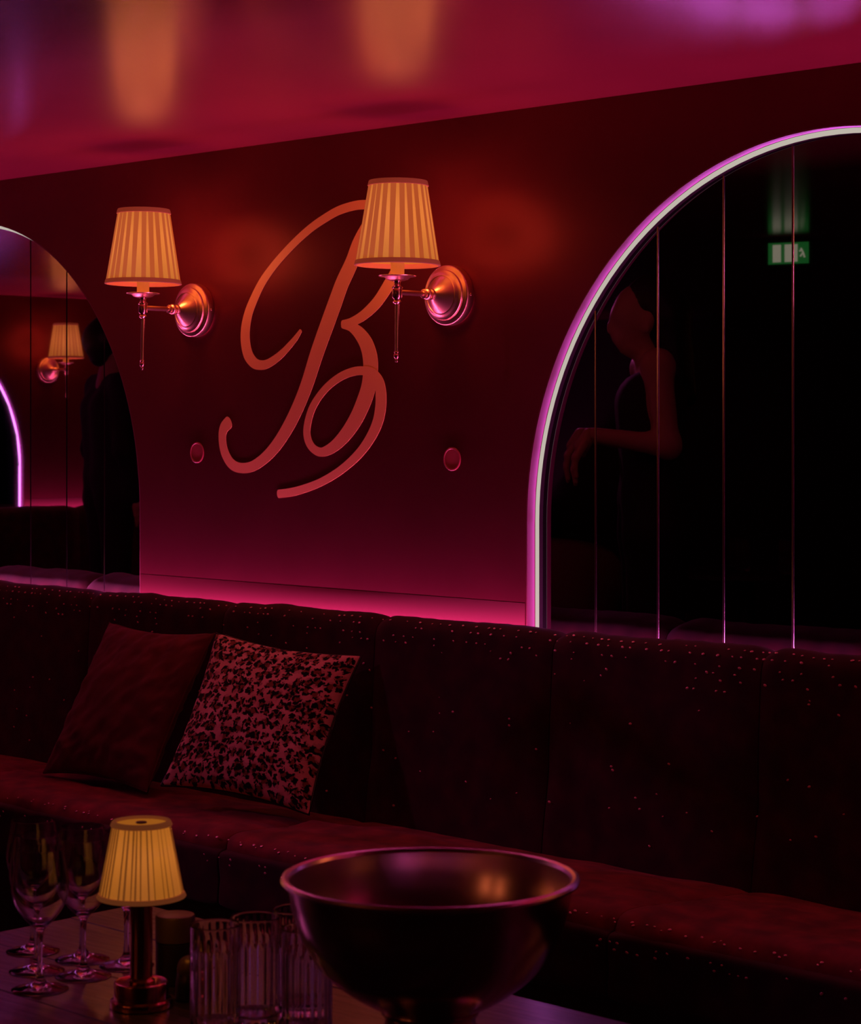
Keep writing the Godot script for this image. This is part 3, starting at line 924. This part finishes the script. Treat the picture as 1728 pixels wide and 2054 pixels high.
# ------------------------------------------------------------------ the scene
func _ready() -> void:
	rng.seed = 20
	# camera: 4 m from the wall, turned 44.4 degrees left of square to it, level, lens shifted down
	var cam := Camera3D.new()
	cam.name = "camera"
	cam.position = Vector3(0, 1.48, 4.0)
	cam.rotation_degrees = Vector3(0, 44.4, 0)
	cam.near = 0.1
	cam.far = 60.0
	var lens := CameraAttributesPhysical.new()
	lens.frustum_near = 0.1
	lens.frustum_far = 60.0
	lens.frustum_focal_length = 50.0
	lens.exposure_aperture = 9.0
	lens.frustum_focus_distance = 5.0
	cam.attributes = lens
	add_child(cam)
	cam.projection = Camera3D.PROJECTION_FRUSTUM
	cam.keep_aspect = Camera3D.KEEP_HEIGHT
	cam.size = 0.1 * 2054.0 / 4380.0
	cam.frustum_offset = Vector2(0, -0.1 * 171.0 / 4380.0)
	cam.current = true
	var we := WorldEnvironment.new()
	we.name = "environment"
	var env := Environment.new()
	env.background_mode = Environment.BG_COLOR
	env.background_color = Color(0, 0, 0)
	env.tonemap_mode = Environment.TONE_MAPPER_LINEAR
	env.tonemap_exposure = 1.0
	env.sdfgi_enabled = true
	env.ssao_enabled = true
	env.ssil_enabled = true
	we.environment = env
	add_child(we)
	var lamp_e := 0.078
	var led_e := 0.025
	var bar_e := 0.72
	# light bars behind the banquettes, washing up the walls
	for i in 11:
		area(Vector3(WEST + 0.6 + 1.2 * i, 0.918, 0.046), Vector3.UP, Vector3.RIGHT, Vector2(1.2, 0.02), PINK, bar_e)
	for i in 6:
		area(Vector3(WEST + 0.046, 0.918, 0.75 + 0.6 + 1.2 * i), Vector3.UP, Vector3.BACK, Vector2(1.2, 0.02), PINK, bar_e)
	# a magenta wash light hung from the ceiling to the left of the frame
	var spot := SpotLight3D.new()
	spot.name = "wash_light"
	spot.position = Vector3(-5.535, 2.058, 1.99)
	spot.light_color = MAGENTA
	spot.light_energy = 0.65
	spot.light_size = 0.05
	spot.spot_angle = 43.0
	spot.spot_angle_attenuation = 0.8
	spot.spot_range = 20.0
	spot.spot_attenuation = 2.0
	spot.shadow_enabled = true
	add_child(spot, true)
	spot.look_at_from_position(spot.position, Vector3(-3.0, 0.6, 1.6), Vector3.UP)
	make_materials()
	M.copper = mat(lin(0.70, 0.34, 0.22), 0.14, 1.0)
	M.leopard = mat(Color.WHITE, 0.85, 0.0, 0.2)
	M.leopard.albedo_texture = leopard_texture()
	M.leopard.rim_enabled = true
	M.leopard.rim = 0.3

	# ---- the room shell
	var north := Transform3D()
	var west := Transform3D(Basis(Vector3.UP, PI / 2), Vector3(WEST, 0, 0))   # wall-local x runs along -z
	var arch_a := [-6.022, 1.235, 0.907]
	var arch_b := [-2.700, 1.246, 0.889]
	var arch_c := [-3.555 + 0.889, 1.246, 0.889]
	struct("wall_back", wall_mesh(WEST, EAST, [arch_a, arch_b]), M.wall)
	struct("wall_left", wall_mesh(-SOUTH, 0.0, [arch_c]), M.wall, west)
	struct("wall_right", box(Vector3(EAST, 0, -0.2), Vector3(EAST + 0.2, CEIL, SOUTH + 0.2)), M.dark)
	struct("wall_front", box(Vector3(WEST, 0, SOUTH), Vector3(EAST, CEIL, SOUTH + 0.2)), M.dark)
	var south := Transform3D(Basis(Vector3.UP, PI), Vector3(0, 0, 6.2))   # a nearer wall behind the camera
	struct("wall_front", wall_mesh(-EAST, 6.0, []), M.wall, south)
	struct("floor", box(Vector3(WEST - 0.2, -0.1, -0.2), Vector3(EAST + 0.2, 0, SOUTH + 0.2)), M.dark)
	struct("ceiling", box(Vector3(WEST - 0.2, CEIL, -0.2), Vector3(EAST + 0.2, CEIL + 0.15, SOUTH + 0.2)), M.ceiling)
	struct("trim_1", box(Vector3(-9.7, 0, 1.15), Vector3(-4.0, 0.22, 7.6), 0.01), M.dark)   # a raised floor to the left
	# the low sill on the wall piers above the light bar
	for e in [[-5.113, -3.591, north, "baseboard_back"], [-1.809, 2.59, north, "baseboard_back"], [-8.15, -3.557, west, "baseboard_left"]]:
		var st := begin()
		var z := 0.0008
		for f in [[Vector2(0.0004, 0.87), Vector2(z, 0.87)], [Vector2(z, 0.87), Vector2(z, 1.0455)], [Vector2(z, 1.0455), Vector2(0.0004, 1.046)]]:
			quad(st, Vector3(e[0], f[0].y, f[0].x), Vector3(e[0], f[1].y, f[1].x), Vector3(e[1], f[1].y, f[1].x), Vector3(e[1], f[0].y, f[0].x))
		for s in [e[0], e[1]]:
			var q := [Vector3(s, 0.87, 0.0004), Vector3(s, 0.87, z), Vector3(s, 1.0455, z), Vector3(s, 1.046, 0.0004)]
			if s == e[0]: q.reverse()
			quad(st, q[3], q[2], q[1], q[0])
		struct(e[3], done(st), M.skirting, e[2])

	# ---- arched mirrors
	var seams_b := [-3.60]
	for i in 8: seams_b.append(-3.403 + 0.1912 * i)
	seams_b.append(-1.80)
	var seams_a := [-6.94]
	for i in 9: seams_a.append(-6.8735 + 0.1906 * i)
	seams_a.append(-5.10)
	var seams_c := [-3.565]
	for i in 8: seams_c.append(arch_c[0] - 0.669 + 0.1912 * i)
	seams_c.append(-1.76)
	arched_mirror(arch_b, seams_b, "tall arched mirror of dark vertical glass strips to the right of the wall lamps", north, led_e, M.dim_mirror)
	arched_mirror(arch_a, seams_a, "arched strip mirror left of the wall lamps, partly cut off by the picture edge", north, led_e, M.mirror)
	arched_mirror(arch_c, seams_c, "arched mirror on the far end wall, a glowing rim in the left mirror", west, led_e, M.dim_mirror)

	# ---- the banquettes
	var ed := []
	for i in 22: ed.append(-9.745 + 0.585 * i)
	banquette("long dark red velvet banquette along the wall below the mirrors", north, ed, true)
	var ew := []
	for i in 13: ew.append(-8.0 + 0.6 * i)
	banquette("dark velvet banquette against the far end wall, seen reflected in the left mirror", west, ew, false)
	for e in [[Vector3(WEST + 0.02, 0.885, 0.030), Vector3(EAST - 0.02, 0.911, 0.062), "behind the long banquette"], [Vector3(WEST + 0.030, 0.885, 0.8), Vector3(WEST + 0.062, 0.911, 7.9), "behind the end banquette"]]:
		var o := obj("light_bar", box(e[0], e[1], 0.002), M.led_bar)
		tag(o, "slim violet light bar hidden " + e[2], "light")

	# ---- sconces, plugs and monogram
	var lamps := [["brass wall lamp with pleated shade, right of the painted letter", Vector3(-3.840, 1.8130, 0)], ["brass wall lamp with pleated shade, left of the painted letter beside the left mirror", Vector3(-4.852, 1.8130, 0)], ["brass wall lamp beyond the right edge of the right mirror, nearer to it", Vector3(-1.530, 1.8130, 0)], ["brass wall lamp farthest right on the wall, beyond the right mirror", Vector3(-0.520, 1.8130, 0)]]
	var first: Node3D
	for l in lamps:
		var at := Transform3D(Basis(), l[1])
		if first == null: first = make_sconce(at, l[0], "brass wall lamps")
		else: dup(first, at, "wall_sconce", l[0])
		sconce_light(at, lamp_e)
	for l in [["brass wall lamp on the far end wall, reflected in the left mirror", -3.72], ["brass wall lamp on the far end wall, farther from the corner", -4.775]]:
		var at := west * Transform3D(Basis(), Vector3(l[1], 1.823, 0))
		dup(first, at, "wall_sconce", l[0])
		sconce_light(at, lamp_e)
	for l in [["brass wall lamp behind the viewer, one of two reflected in the bowl", 2.16], ["brass wall lamp behind the viewer, farther one reflected in the bowl", 3.17]]:
		var at := south * Transform3D(Basis(), Vector3(l[1], 1.813, 0))
		dup(first, at, "wall_sconce", l[0])
		sconce_light(at, lamp_e)
	var pm := lathe(PackedVector2Array([Vector2(0, 0.0002), Vector2(0.0300, 0.0002), Vector2(0.0300, 0.0024), Vector2(0.0286, 0.0036), Vector2(0.0262, 0.0036), Vector2(0.0252, 0.0024), Vector2(0.0, 0.0022)]), 40, Transform3D(Basis(Vector3.RIGHT, PI / 2), Vector3.ZERO))
	tag(obj("wall_plug", pm, M.plug, self, Transform3D(Basis(), Vector3(-4.852, 1.406, 0))), "small round blanking plate on the wall left of the painted letter", "plate", "round wall plates")
	tag(obj("wall_plug", pm, M.plug, self, Transform3D(Basis(), Vector3(-3.839, 1.398, 0))), "small round blanking plate on the wall right of the painted letter", "plate", "round wall plates")
	monogram()

	# ---- cushions
	var yaw := Basis(Vector3.UP, 0.3865) * Basis(Vector3.RIGHT, -0.5127) * Basis(Vector3(0, 0, 1), -0.1117)
	var c1 := thing("scatter_cushion", "square leopard print cushion leaning on the banquette", "cushion", Transform3D(yaw, Vector3(-4.083, 0.7515, 0.430)), "cushions on the banquette")
	obj("cover", pillow(0.418, 0.062, 0.010, 3), M.leopard, c1)
	obj("piping", piping(0.418, 0.0035), M.jar, c1)
	var c2 := thing("scatter_cushion", "plain dark red velvet cushion behind the leopard print one", "cushion", Transform3D(Basis(Vector3.RIGHT, -0.517), Vector3(-4.655, 0.740, 0.402)), "cushions on the banquette")
	obj("cover", pillow(0.450, 0.060, 0.020, 9), M.plain_cushion, c2)
	obj("piping", piping(0.450, 0.003), M.plain_cushion, c2)

	table_and_ware()
	beyond()

func table_and_ware() -> void:
	var top := 0.74
	var t := thing("plank_table", "low dark wooden plank table in front of the banquette", "table")
	var zs := [1.892, 2.0285, 2.20, 2.345, 2.53, 2.70]
	for i in 5:
		obj("plank", box(Vector3(-2.692 + rng.randf_range(-0.002, 0.002), top - 0.036, zs[i] + 0.0006), Vector3(-0.75, top - 0.0002 * (i % 2), zs[i + 1] - 0.0006), 0.0012), M.wood, t)
	obj("top_board", box(Vector3(-2.66, top - 0.055, 1.92), Vector3(-0.78, top - 0.0362, 2.67)), M.wood_side, t)
	for s in [[-2.45, 2.05], [-2.45, 2.55], [-1.0, 2.05], [-1.0, 2.55]]:
		obj("leg", box(Vector3(s[0] - 0.03, 0.0, s[1] - 0.03), Vector3(s[0] + 0.03, top - 0.055, s[1] + 0.03), 0.004), M.wood_side, t)
	# the table lamp
	make_table_lamp(Transform3D(Basis(), Vector3(-2.214, top, 2.267)), "small copper table lamp with a pleated cream shade, among the glasses")
	omni(Vector3(-2.214, top + 0.188, 2.267), Color(1.0, 0.58, 0.22), 0.012, 0.022)
	# wine glasses
	var gm := wine_glass_mesh()
	var g0: Node3D
	for g in [["stemmed wine glass at the far left end of the table", -2.557, 2.191], ["stemmed wine glass, middle one of the leftmost row", -2.459, 2.254], ["stemmed wine glass nearest to the viewer in the leftmost row", -2.376, 2.308], ["stemmed wine glass behind, between the left row and the table lamp", -2.467, 2.172], ["stemmed wine glass in front, between the left row and the table lamp", -2.391, 2.2265], ["stemmed wine glass half hidden behind the table lamp", -2.396, 2.150]]:
		var at := Transform3D(Basis(), Vector3(g[1], top + 0.0004, g[2]))
		if g0 == null: g0 = tag(obj("wine_glass", gm, M.glass, self, at), g[0], "wine glass", "wine glasses on the table")
		else: dup(g0, at, "wine_glass", g[0])
	var tm := tumbler_mesh()
	g0 = null
	for g in [["fluted tall tumbler nearest the salt shaker", -2.043, 2.288], ["fluted tall tumbler between the nearest and the hindmost one", -2.040, 2.226], ["fluted tall tumbler hindmost, tucked behind the metal bowl", -2.037, 2.160], ["fluted tall tumbler right in front of the metal bowl's left side", -1.951, 2.221]]:
		var at := Transform3D(Basis(Vector3.UP, g[1] * 40.0), Vector3(g[1], top + 0.0004, g[2]))
		if g0 == null: g0 = tag(obj("tumbler", tm, M.glass, self, at), g[0], "tumbler", "fluted tumblers beside the bowl")
		else: dup(g0, at, "tumbler", g[0])
	# dark jar and salt shaker
	var j := thing("lidded_jar", "dark lidded jar behind the table lamp's column", "jar", Transform3D(Basis(), Vector3(-2.278, top, 2.160)))
	obj("jar_body", lathe(PackedVector2Array([Vector2(0, 0.0), Vector2(0.0245, 0.0), Vector2(0.0262, 0.002), Vector2(0.0262, 0.0545), Vector2(0.0248, 0.0555), Vector2(0, 0.0555)]), 48), M.jar, j)
	obj("lid", lathe(PackedVector2Array([Vector2(0.0245, 0.0560), Vector2(0.0264, 0.0570), Vector2(0.0264, 0.0880), Vector2(0.0252, 0.0905), Vector2(0.0225, 0.0912), Vector2(0.0, 0.0900)]), 48), M.jar_lid, j)
	var s := thing("salt_shaker", "squat dark salt shaker with a domed pale top", "shaker", Transform3D(Basis(), Vector3(-2.198, top, 2.198)))
	obj("shaker_body", lathe(PackedVector2Array([Vector2(0, 0.0), Vector2(0.0195, 0.0), Vector2(0.0212, 0.002), Vector2(0.0206, 0.020), Vector2(0.0186, 0.0335), Vector2(0.0178, 0.0345), Vector2(0, 0.0345)]), 40), M.jar, s)
	obj("dome", lathe(smooth_profile(PackedVector2Array([Vector2(0.0185, 0.0350), Vector2(0.0182, 0.0420), Vector2(0.0150, 0.0500), Vector2(0.0085, 0.0545), Vector2(0.0, 0.0555)]), 4), 40), M.jar_lid, s)
	# the bowl
	var b := thing("wine_cooler_bowl", "large polished metal punch bowl on a flared foot", "bowl", Transform3D(Basis(), Vector3(-1.726, top, 2.238)))
	var out := smooth_profile(PackedVector2Array([Vector2(0.0460, 0.0815), Vector2(0.0700, 0.0905), Vector2(0.0980, 0.1080), Vector2(0.1260, 0.1330), Vector2(0.1470, 0.1680), Vector2(0.1570, 0.2000), Vector2(0.1610, 0.2270)]), 6)
	obj("bowl_shell", lathe(out, 96), M.steel, b)
	var inn := PackedVector2Array()
	for i in range(out.size() - 1, -1, -1): inn.append(Vector2(maxf(out[i].x - 0.0022, 0), out[i].y + 0.0016))
	inn.append(Vector2(0, 0.0815))
	obj("bowl_inside", lathe(inn, 96), M.steel_in, b)
	obj("rolled_rim", lathe(PackedVector2Array([Vector2(0.1588, 0.2285), Vector2(0.1600, 0.2262), Vector2(0.1640, 0.2256), Vector2(0.1680, 0.2270), Vector2(0.1693, 0.2300), Vector2(0.1680, 0.2328), Vector2(0.1645, 0.2340), Vector2(0.1605, 0.2325), Vector2(0.1588, 0.2285)]), 96), M.steel_in, b)
	obj("foot", lathe(smooth_profile(PackedVector2Array([Vector2(0.0880, 0.0), Vector2(0.0900, 0.0030), Vector2(0.0880, 0.0075), Vector2(0.0720, 0.0150), Vector2(0.0600, 0.0320), Vector2(0.0540, 0.0560), Vector2(0.0515, 0.0720), Vector2(0.0560, 0.0800), Vector2(0.0540, 0.0850), Vector2(0.0440, 0.0860)]), 5), 72), M.steel, b)

func beyond() -> void:   # the part of the room that the mirrors show
	# an emergency exit sign under the ceiling
	var s := thing("exit_sign", "green emergency exit sign under the ceiling, reflected in the right mirror", "sign", Transform3D(Basis(Vector3.UP, PI - 0.25).scaled(Vector3(0.8, 0.8, 0.8)), Vector3(-5.238, 2.150, 3.377)))
	obj("case", box(Vector3(-0.115, -0.005, -0.020), Vector3(0.115, 0.115, 0.020), 0.004), M.dark, s)
	obj("hanger", box(Vector3(-0.012, 0.115, -0.008), Vector3(0.012, 0.141, 0.008)), M.dark, s)
	obj("face", box(Vector3(-0.110, 0.0, 0.020), Vector3(0.110, 0.110, 0.0225)), M.green, s)
	var st := begin()
	box_into(st, Vector3(-0.05, 0.010, 0.0226), Vector3(0.020, 0.100, 0.0236))
	box_into(st, Vector3(0.040, 0.010, 0.0226), Vector3(0.085, 0.100, 0.0236))
	for p in [[Vector2(-0.088, 0.030), Vector2(-0.080, 0.056)], [Vector2(-0.080, 0.056), Vector2(-0.068, 0.078)], [Vector2(-0.080, 0.056), Vector2(-0.064, 0.036)], [Vector2(-0.072, 0.072), Vector2(-0.060, 0.062)]]:
		tube_into(st, PackedVector3Array([Vector3(p[0].x, p[0].y, 0.0226), Vector3(p[1].x, p[1].y, 0.0226)]), 0.0045, 0.0045, 8)
	obj("pictogram", done(st), M.white_lit, s)
	# the fitting of the wash light
	var wash := thing("spotlight", "small black ceiling spotlight with a magenta lens, left of the picture", "spotlight", Transform3D(Basis(), Vector3(-5.60, 2.10, 2.00)).looking_at(Vector3(-3.0, 0.6, 1.6), Vector3.UP))
	var aim := Transform3D(Basis(Vector3.RIGHT, -PI / 2), Vector3.ZERO)
	obj("can", lathe(PackedVector2Array([Vector2(0.0, -0.100), Vector2(0.030, -0.098), Vector2(0.045, -0.080), Vector2(0.050, 0.035), Vector2(0.046, 0.035), Vector2(0.044, 0.020), Vector2(0.0, 0.020)]), 32, aim), M.dark, wash)
	obj("lens", lathe(PackedVector2Array([Vector2(0.0, 0.0201), Vector2(0.043, 0.0201), Vector2(0.043, 0.0230), Vector2(0.0, 0.0230)]), 32, aim), glow(lin(0.9, 0.12, 0.8), 1.0), wash)
	tag(obj("ceiling_bracket", box(Vector3(-5.625, 2.135, 1.99), Vector3(-5.605, CEIL, 2.01)), M.dark), "short black bracket holding the magenta spotlight under the ceiling", "bracket")
	# a cocktail table with tumblers, two tub chairs, a stool with a candle
	var t := thing("cocktail_table", "small round dark table with glasses, reflected in the right mirror", "table", Transform3D(Basis(), Vector3(-5.66, 0.22, 3.66)))
	obj("table_top", lathe(PackedVector2Array([Vector2(0, 0.610), Vector2(0.355, 0.610), Vector2(0.360, 0.615), Vector2(0.360, 0.630), Vector2(0.355, 0.635), Vector2(0, 0.635)]), 48), M.wood_side, t)
	obj("pedestal", lathe(PackedVector2Array([Vector2(0.22, 0.0), Vector2(0.22, 0.012), Vector2(0.05, 0.030), Vector2(0.03, 0.06), Vector2(0.03, 0.610)]), 32), M.dark, t)
	var src: Node3D = get_node("tumbler")
	var spots := [["tumbler at the left edge of the small round table", -0.27, -0.10], ["tumbler second from the left on the small round table", -0.12, 0.08], ["tumbler in the middle of the small round table", 0.02, -0.06], ["tumbler second from the right on the small round table", 0.16, 0.06], ["tumbler at the right edge of the small round table", 0.27, -0.08]]
	for p in spots: dup(src, Transform3D(Basis(), Vector3(-5.66 + p[1], 0.856, 3.66 + p[2])), "tumbler", p[0], "tumblers on the small round table")
	for p in [["dark tub chair left of the small round table, reflected in the right mirror", Vector3(-6.62, 0.22, 3.40), 2.4], ["dark tub chair right of the small round table, reflected in the right mirror", Vector3(-4.72, 0.22, 4.05), -2.2]]:
		var c := thing("tub_chair", p[0], "chair", Transform3D(Basis(Vector3.UP, p[2]), p[1]), "tub chairs")
		var sh := begin()
		var prev := []
		for i in 25:
			var a := PI * (-0.15 + 1.3 * i / 24.0)
			var h := 0.50 + 0.24 * pow(sin(clampf(PI * (i / 24.0), 0, PI)), 0.8)
			var d := Vector3(cos(a), 0, sin(a))
			var ring := [d * 0.30 + Vector3(0, 0.20, 0), d * 0.33 + Vector3(0, 0.20, 0), d * 0.37 + Vector3(0, h, 0), d * 0.345 + Vector3(0, h + 0.03, 0), d * 0.31 + Vector3(0, h, 0)]
			if i > 0:
				sh.set_smooth_group(0)
				for k in 5: quad(sh, prev[k], ring[k], ring[(k + 1) % 5], prev[(k + 1) % 5])
			prev = ring
		obj("backrest", done(sh), M.chair, c)
		obj("seat", lathe(PackedVector2Array([Vector2(0, 0.26), Vector2(0.27, 0.26), Vector2(0.295, 0.29), Vector2(0.295, 0.40), Vector2(0.265, 0.44), Vector2(0, 0.45)]), 40), M.chair, c)
		for q in [[0.2, 0.2], [-0.2, 0.2], [0.2, -0.2], [-0.2, -0.2]]:
			obj("leg", lathe(PackedVector2Array([Vector2(0.012, 0.0), Vector2(0.018, 0.27)]), 12, Transform3D(Basis(), Vector3(q[0], 0, q[1]))), M.dark, c)
	var st2 := thing("stool", "low round stool carrying a candle, reflected in the right mirror", "stool", Transform3D(Basis(), Vector3(-5.62, 0.22, 2.95)))
	obj("seat", lathe(PackedVector2Array([Vector2(0, 0.44), Vector2(0.15, 0.44), Vector2(0.165, 0.455), Vector2(0.165, 0.475), Vector2(0.15, 0.49), Vector2(0, 0.49)]), 32), M.wood_side, st2)
	for k in 3: obj("leg", box(Vector3(-0.015, 0, -0.015), Vector3(0.015, 0.44, 0.015)), M.wood_side, st2, Transform3D(Basis(), Vector3(0.11 * cos(TAU * k / 3), 0, 0.11 * sin(TAU * k / 3))))
	var cd := thing("candle", "lit candle on the low stool, a yellow spot in the right mirror", "candle", Transform3D(Basis(), Vector3(-5.62, 0.7104, 2.95)))
	obj("wax", lathe(PackedVector2Array([Vector2(0, 0), Vector2(0.020, 0), Vector2(0.020, 0.030), Vector2(0, 0.028)]), 24), M.trim, cd)
	obj("flame", lathe(smooth_profile(PackedVector2Array([Vector2(0.003, 0.030), Vector2(0.010, 0.042), Vector2(0.006, 0.062), Vector2(0, 0.078)]), 4), 16), glow(lin(1.0, 0.50, 0.04), 1.6), cd)
	omni(Vector3(-5.62, 0.756, 2.95), Color(1.0, 0.62, 0.25), 0.0015, 0.006)
	# two guests standing beyond the left edge of the frame
	var w := thing("person", "person in a black strapless dress, one forearm held out, reflected in the right mirror", "person", Transform3D(Basis(Vector3.UP, deg_to_rad(45.4)), Vector3(-4.375, 0.2201, 1.39)))
	var arm := [[Vector3(0.165, 1.45, 0.0), Vector3(0.195, 1.20, 0.03), 0.046, 0.036], [Vector3(0.195, 1.20, 0.03), Vector3(0.185, 1.235, -0.21), 0.037, 0.024]]
	var half := [[Vector3(0.03, 1.44, 0.01), Vector3(0.155, 1.45, 0.0), 0.05, 0.052], [Vector3(0.05, 1.32, 0.0), Vector3(0.05, 1.05, 0.0), 0.105, 0.085], [Vector3(0.06, 1.02, 0.0), Vector3(0.085, 0.92, 0.01), 0.095, 0.095], [Vector3(0.085, 0.90, 0.0), Vector3(0.075, 0.50, -0.005), 0.082, 0.052], [Vector3(0.075, 0.50, -0.005), Vector3(0.07, 0.12, 0.03), 0.050, 0.030], [Vector3(0.07, 0.10, 0.05), Vector3(0.07, 0.03, -0.10), 0.032, 0.024]]
	var bones := []
	for b in half: bones.append_array([b, mirrored(b)])
	for b in arm: bones.append_array([b, mirrored(b)])
	bones.append([Vector3(0, 1.44, 0.01), Vector3(0, 1.52, -0.02), 0.05, 0.046])
	bones.append_array(head_bones(Vector3(0, 1.605, -0.025)))
	var body := begin()
	figure_into(body, bones, 0.013, 0.035)
	var right := hand_bones(Vector3(0.185, 1.235, -0.215), Vector3(0.0, -0.86, -0.51).normalized(), Vector3(-1, 0, 0), 0.35)
	figure_into(body, right, 0.0045, 0.006)
	var left := []
	for b in right: left.append(mirrored(b))
	figure_into(body, left, 0.0045, 0.006)
	obj("body", done(body), M.skin, w)
	var dress := []
	for b in [[Vector3(0.05, 1.33, -0.005), Vector3(0.05, 1.05, 0.0), 0.112, 0.092], [Vector3(0.06, 1.02, 0.0), Vector3(0.085, 0.92, 0.01), 0.104, 0.106], [Vector3(0.085, 0.92, 0.01), Vector3(0.075, 0.52, 0.0), 0.105, 0.085]]: dress.append_array([b, mirrored(b)])
	obj("dress", figure(dress, 0.02, 0.04), M.black_cloth, w)
	obj("hair", figure([[Vector3(0, 1.652, 0.002), Vector3(0, 1.62, 0.03), 0.096, 0.092], [Vector3(0, 1.61, 0.05), Vector3(0, 1.36, 0.10), 0.075, 0.045], [Vector3(0.045, 1.61, 0.03), Vector3(0.05, 1.42, 0.07), 0.05, 0.03], [Vector3(-0.045, 1.61, 0.03), Vector3(-0.05, 1.42, 0.07), 0.05, 0.03]], 0.014, 0.03), M.hair, w)
	var m := thing("person", "person in a dark suit seen from behind as a silhouette in the left mirror", "person", Transform3D(Basis(Vector3.UP, PI * 1.1), Vector3(-8.56, 0.2201, 2.42)))
	var bm := []
	for b in [[Vector3(0.04, 1.46, 0.0), Vector3(0.17, 1.46, 0.0), 0.06, 0.065], [Vector3(0.07, 1.34, 0.0), Vector3(0.06, 1.05, 0.0), 0.125, 0.105], [Vector3(0.06, 1.0, 0.0), Vector3(0.085, 0.92, 0.0), 0.11, 0.105], [Vector3(0.19, 1.44, 0.0), Vector3(0.235, 1.15, 0.02), 0.058, 0.047], [Vector3(0.235, 1.15, 0.02), Vector3(0.215, 0.92, -0.06), 0.046, 0.034], [Vector3(0.09, 0.90, 0.0), Vector3(0.09, 0.50, 0.0), 0.092, 0.066], [Vector3(0.09, 0.50, 0.0), Vector3(0.09, 0.10, 0.03), 0.064, 0.050], [Vector3(0.09, 0.05, 0.04), Vector3(0.09, 0.04, -0.14), 0.045, 0.036]]: bm.append_array([b, mirrored(b)])
	obj("suit", figure(bm, 0.02, 0.04), M.black_cloth, m)
	var hm := [[Vector3(0, 1.46, 0.01), Vector3(0, 1.58, -0.01), 0.062, 0.056]]
	hm.append_array(head_bones(Vector3(0, 1.675, -0.01)))
	var bst := begin()
	figure_into(bst, hm, 0.011, 0.02)
	var hr := hand_bones(Vector3(0.215, 0.92, -0.06), Vector3(0.0, -0.97, -0.24).normalized(), Vector3(0, -0.24, 0.97) * -1.0, 0.3)
	figure_into(bst, hr, 0.0055, 0.006)
	var hl := []
	for b in hr: hl.append(mirrored(b))
	figure_into(bst, hl, 0.0055, 0.006)
	obj("body", done(bst), M.skin, m)
	obj("hair", figure([[Vector3(0, 1.715, 0.012), Vector3(0, 1.69, 0.045), 0.096, 0.092], [Vector3(0, 1.66, 0.06), Vector3(0, 1.60, 0.055), 0.07, 0.05]], 0.014, 0.03), M.hair, m)
